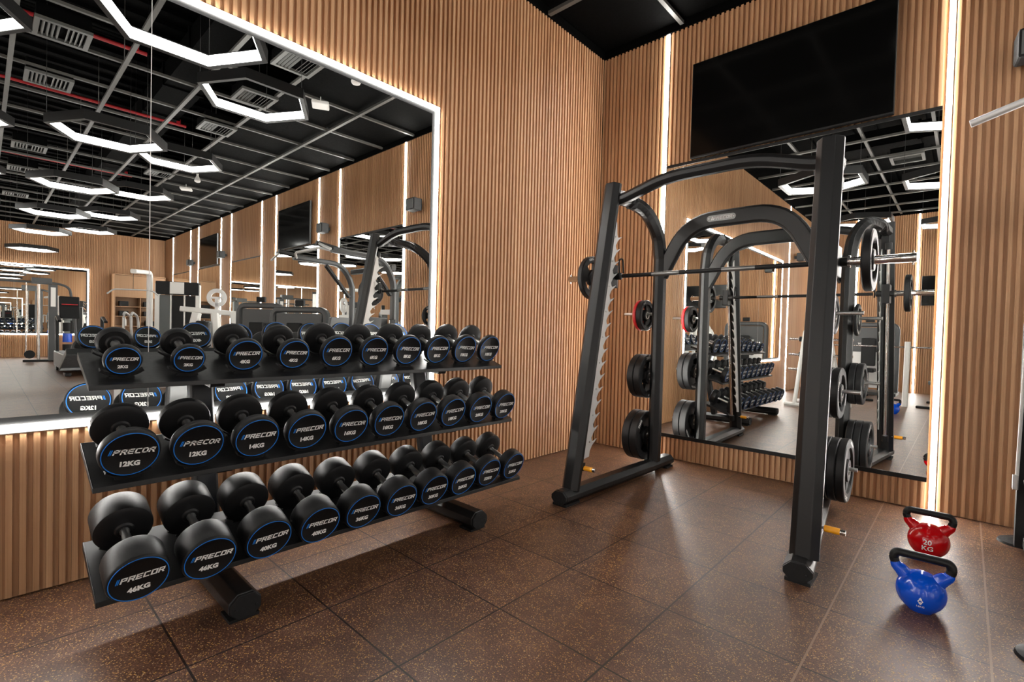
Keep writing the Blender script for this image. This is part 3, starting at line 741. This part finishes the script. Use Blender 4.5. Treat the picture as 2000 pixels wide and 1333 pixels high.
# lat pulldown tower with white frame
lp = thing('lat_pulldown', 'white-framed lat pulldown tower with black header and weight stacks', 'gym machine', (9.25, -1.60, 0), math.radians(-63))
T = lambda x, y, z: V(x, y, z)
for sx, hw in ((-.36, .04), (-.12, .013), (.12, .013), (.36, .04)): MB().box(sx-hw, sx+hw, -.05, .05, .06, 1.95).build('post', 'white', lp, .004)
for sx in (-.24, .0, .24): MB().box(sx-.102, sx+.102, -.03, .10, .12, 1.72).build('weight_stack', 'grey' if sx > .1 else 'matt', lp, .004)
MB().box(-.38, .38, -.075, .08, 1.73, 2.0).build('header', 'matt', lp, .006)
MB().box(-.12, .13, -.082, -.075, 1.75, 1.99).build('placard', 'white', lp)
b = MB(); b.box(-.42, .42, -.5, .5, .0, .06); b.build('base', 'white', lp, .005)
MB().sweep(fillet([(.50, 0, .05), (.50, 0, 2.16), (.50, -.9, 2.10)], .12), octagon(.08, .10, .016), (1, 0, 0)).build('mast', 'white', lp, .004)
MB().tube([(.50, -.9, 2.05), (.50, -.9, 1.75)], .004, 6).build('cable', 'matt', lp)
MB().tube(fillet([(.1, -.9, 1.66), (.2, -.9, 1.75), (.8, -.9, 1.75), (.9, -.9, 1.66)], .06), .014, 10).build('pull_bar', 'silver', lp)
for sx in (.62, .74): MB().tube(fillet([(sx, -.1, .3), (sx, -.25, 1.25), (sx, -.6, 1.35), (sx, -.6, 1.0)], .12), .022, 10).build('press_arm', 'silver', lp)
MB().box(.42, .72, -1.1, -.7, .5, .58).build('seat', 'matt', lp, .02); MB().box(.5, .62, -.95, -.85, .06, .5).build('seat_post', 'white', lp)
# leg press with a big pulley
pr = thing('leg_press', 'white plate-style press machine with a round pulley on top', 'gym machine', (7.75, -1.32, 0), math.radians(-55))
MB().lathe([(-.02, .10), (-.02, .17), (0, .18), (.02, .17), (.02, .10), (-.02, .10)], (0, 0, 1.65), 'Y', 28).build('pulley', 'silver', pr)
b = MB(); b.box(-.03, .03, -.02, .02, 1.2, 1.66); b.box(-.12, .12, -.015, .015, 1.63, 1.67); b.build('pulley_bracket', 'silver', pr, .004)
for sx, a in ((-.30, .35), (.02, .12), (.34, -.25)): MB().sweep([(sx-a, -.1, .05), (sx, 0, 1.35)], octagon(.15, .12, .03), (0, 1, 0)).build('frame_leg', 'white', pr, .004)
MB().sweep([(-.55, 0, 1.34), (.62, 0, 1.42)], octagon(.08, .10, .016)).build('top_beam', 'white', pr, .004)
MB().box(-.55, .5, -.35, .3, 0, .07).build('base', 'white', pr, .01)
MB().box(.1, .28, -.25, .1, .45, 1.2).build('back_pad', 'matt', pr, .03)
for sx in (-.45, .5): MB().box(sx-.10, sx+.10, -.1, .12, .1, 1.0).build('weight_stack', 'matt', pr, .01)
# grey-shrouded machines near the TV wall
def shroud_machine(loc, rz, wd, h, label, mark=True):
    t = thing('selector_machine', label, 'gym machine', loc, rz, 'grey shrouded weight machines')
    MB().sweep(fillet([(-wd/2, 0, .05), (-wd/2, 0, h), (wd/2, 0, h), (wd/2, 0, .05)], .14, 6), octagon(.10, .12, .025), (0, 1, 0)).build('frame', 'dark', t, .004)
    MB().box(-wd/2+.07, wd/2-.07, -.03, .03, h*.60, h-.06).build('shroud', 'dark', t, .004)
    MB().box(-wd/2+.07, wd/2-.07, -.02, .02, .12, h*.60).build('cover_panel', 'silver', t, .004)
    MB().box(-wd/2-.05, wd/2+.05, -.45, .3, 0, .06).build('base', 'dark', t, .01)
    MB().box(-.16, .16, -.6, -.2, .48, .56).build('seat', 'matt', t, .02); MB().box(-.05, .05, -.44, -.36, .06, .48).build('seat_post', 'dark', t)
    MB().box(-.13, .13, -.18, -.1, .6, 1.2).build('back_pad', 'matt', t, .02)
    b = MB(); b.box(-.08, .08, -.03, .03, h+.06, h+.16); b.build('display', 'matt', t, .01)
    if mark:
        l = MB(); wordmark(l, .045, lambda u, v: V(u+.05, -.032, h*.72+v), 0, 0); l.build('lettering', 'letter', t)
    return t
shroud_machine((6.55, -.95, 0), math.radians(-40), .80, 1.50, 'grey shrouded weight machine with a silver lower cover')
shroud_machine((5.30, -.80, 0), math.radians(-30), 1.0, 1.42, 'dark shrouded weight machine beside the multi-grip rack')
sb = thing('adjustable_bench', 'black adjustable bench with steel handle beside the dark machine', 'bench', (5.2, -2.6, 0), math.radians(20))
MB().box(-.14, .14, -.15, .95, .42, .48).build('pad', 'matt', sb, .02)
MB().box(-.14, .14, -.65, -.2, .42, .48).build('seat', 'matt', sb, .02)
MB().sweep([(0, -.65, .3), (0, .9, .3)], octagon(.07, .09, .015)).build('spine', 'silver', sb, .003)
for yy in (-.6, .8):
    MB().box(-.28, .28, yy-.04, yy+.04, 0, .05).build('foot', 'black', sb, .006); MB().box(-.035, .035, yy-.035, yy+.035, .05, .28).build('leg', 'silver', sb, .004)
# treadmill
tr = thing('treadmill', 'black treadmill with white labels on its rear end near the mirror', 'treadmill', (10.6, -3.25, 0))
b = MB(); b.prism([(0, 0, .14), (0, 0, .36), (.10, 0, .44), (2.0, 0, .44), (2.0, 0, .10), (.1, 0, .10)], (0, .88, 0)); b.build('deck', 'dark', tr, .02)
MB().box(.12, 1.85, .16, .72, .441, .446).build('belt', 'matt', tr)
b = MB(); b.box(-.004, 0, .12, .34, .19, .33); b.box(-.004, 0, .42, .56, .19, .33); b.box(-.004, 0, .64, .74, .19, .33); b.build('sticker', 'white', tr)
b = MB(); b.box(-.03, .3, .02, .12, 0, .06); b.box(-.03, .3, .76, .86, 0, .06); b.box(1.7, 1.95, .02, .86, 0, .09); b.build('foot', 'black', tr, .01)
for yy in (.04, .84): MB().sweep(fillet([(1.7, yy, .4), (1.85, yy, 1.25), (1.3, yy, 1.12)], .12), octagon(.05, .07, .012), (0, 1, 0)).build('handrail', 'black', tr, .004)
b = MB(); b.prism([(1.78, .08, 1.18), (1.92, .08, 1.18), (2.02, .08, 1.68), (1.94, .08, 1.70)], (0, .36, 0)); b.build('console', 'matt', tr, .02)
b = MB(); b.box(1.83, 1.90, .12, .40, 1.50, 1.515); b.build('display_line', 'red', tr)
# cable crossover
cc = thing('cable_crossover', 'tall black cable crossover with overhead beam near the far mirror', 'gym machine', (15.55, -3.05, 0))
for yy in (0, -2.6):
    MB().box(-.10, .10, yy-.09, yy+.09, .03, 2.1).build('column', 'dark', cc, .01)
    MB().box(-.11, -.10, yy-.05, yy+.05, 1.5, 2.02).build('placard', 'white', cc)
    MB().tube([(-.02, yy-.28, .05), (-.02, yy-.28, 2.12)], .035, 12).build('guide_post', 'chrome', cc)
    MB().tube([(-.02, yy-.52, .1), (-.02, yy-.52, 2.12)], .016, 10).build('guide_post', 'chrome', cc)
    MB().box(-.08, .08, yy-.58, yy+.1, .0, .06).build('base', 'black', cc, .01)
    MB().lathe([(-.03, 0), (-.03, .11), (.03, .11), (.03, 0)], (-.02, yy-.45, .20), 'X', 20).build('pulley', 'matt', cc)
b = MB(); b.sweep(fillet([(0, -3.2, 2.14), (0, .10, 2.14), (0, .34, 2.05), (0, .46, 1.2), (0, .5, .05)], .16), octagon(.06, .06, .014), (1, 0, 0)); b.build('beam', 'dark', cc, .003)
MB().box(-.1, .1, -.42, -.02, 2.10, 2.26).build('header', 'dark', cc, .01)
for k, zz in enumerate((.35, .65, .95, 1.25)): 
    MB().lathe([(-.12, 0), (-.12, .10), (.12, .10), (.12, 0)], (0, .30, zz), 'Z', 20).build('storage_ball', ['matt', 'kb_blue', 'matt', 'grey'][k], cc)
# wooden cabinet
cb = thing('cabinet', 'tall oak cabinet with open shelves in the far corner', 'cabinet', (17.35, -1.47, 0))
b = MB(); b.box(0, .50, 0, .03, 0, 2.68); b.box(0, .50, 1.35, 1.38, 0, 2.68); b.box(.47, .50, .03, 1.35, 0, 2.68); b.box(0, .47, .03, 1.35, 2.65, 2.68); b.box(0, .47, .03, 1.35, 0, .08); b.build('carcass', 'cabinet', cb)
MB().box(0, .02, .03, 1.35, 1.95, 2.64).build('door', 'cabinet', cb)
for zz in (.5, .98, 1.30, 1.62, 1.93): MB().box(.02, .47, .03, 1.35, zz, zz+.02).build('shelf', 'cabinet', cb)
MB().box(.02, .47, .68, .70, .08, 1.93).build('divider', 'cabinet', cb)
bt = MB(); bt.lathe([(0, 0), (0, .045), (.20, .045), (.24, .02), (.28, .02), (.28, 0)], axis='Z', seg=20)
o = bt.build('bottle', 'plastic'); o.location = (17.55, -1.16, 1.0); tag(o, 'white bottle standing on a cabinet shelf', 'bottle')
for i, (y, z) in enumerate([(-1.2, 1.64), (-.55, 1.64), (-1.2, 1.32), (-.55, 1.32), (-.5, 1.0)]):
    b = MB().box(-.1, .1, -.12, .12, 0, .17); o = b.build('storage_box', 'matt', None, .01); o.location = (17.55, y, z)
    tag(o, 'dark box on the cabinet, %s' % ['upper shelf near side', 'upper shelf corner side', 'second shelf near side', 'second shelf corner side', 'third shelf corner side'][i], 'box', 'boxes in the cabinet')
# behind the camera: white plate tree, bench, second rack of dumbbells is the same one seen twice
pt = thing('plate_tree', 'white A-frame weight tree with peg arms, seen in the tall mirror', 'weight tree', (.62, -4.95, 0), math.radians(0))
pt.location = (.85, -5.3, 0)
MB().tube(fillet([(-.10, .30, .06), (-.02, .05, 1.36), (.30, .05, 1.40), (.48, .30, .06)], .12, 6), .032, 12).build('frame', 'white', pt)
MB().tube(fillet([(-.10, -.30, .06), (-.02, -.05, 1.30), (.30, -.05, 1.34), (.48, -.30, .06)], .12, 6), .032, 12).build('frame', 'white', pt)
for z in (1.15, .88, .62):
    MB().tube([(-.28, 0, z), (.66, 0, z)], .022, 12).build('peg_arm', 'chrome', pt)
    MB().lathe([(-.02, .0), (-.02, .045), (.02, .045), (.02, 0)], (-.10, 0, z), 'X', 16).build('collar', 'matt', pt); MB().lathe([(-.02, .0), (-.02, .045), (.02, .045), (.02, 0)], (.48, 0, z), 'X', 16).build('collar', 'matt', pt)
for yy in (-.30, .30): MB().tube([(-.25, yy, .04), (.62, yy, .04)], .035, 12).build('foot', 'white', pt)
for i, (x, y, rz, lb) in enumerate([(2.6, -7.2, .1, 'white-framed weight bench facing the TVs, seen in the tall mirror'), (1.2, -7.6, -.2, 'white-framed weight bench near the front wall, seen in the tall mirror')]):
    t = thing('weight_bench', lb, 'bench', (x, y, 0), rz, 'white weight benches')
    MB().box(-.14, .14, -.6, .6, .42, .49).build('pad', 'grey', t, .02); MB().sweep([(0, -.6, .33), (0, .6, .33)], octagon(.08, .10, .016)).build('spine', 'white', t, .004)
    for yy in (-.5, .5):
        MB().box(-.05, .05, yy-.05, yy+.05, .03, .33).build('leg', 'white', t, .006); MB().box(-.3, .3, yy-.05, yy+.05, 0, .04).build('foot', 'matt', t, .01)
    for sx in (-.45, .45): MB().sweep([(sx, .55, .0), (sx, .5, 1.15)], octagon(.07, .08, .014), (1, 0, 0)).build('rack_post', 'white', t, .004)
    MB().tube([(-.9, .47, 1.05), (.9, .47, 1.05)], .014, 10).build('bar', 'chrome', t)
dup(lp, (3.6, -8.6, 0), PI, 'white-framed lat pulldown tower against the front wall')
shroud_machine((1.3, -8.9, 0), PI, .95, 1.5, 'dark shrouded weight machine against the front wall')
shroud_machine((7.3, -8.8, 0), PI, .95, 1.5, 'dark shrouded weight machine farther along the front wall')
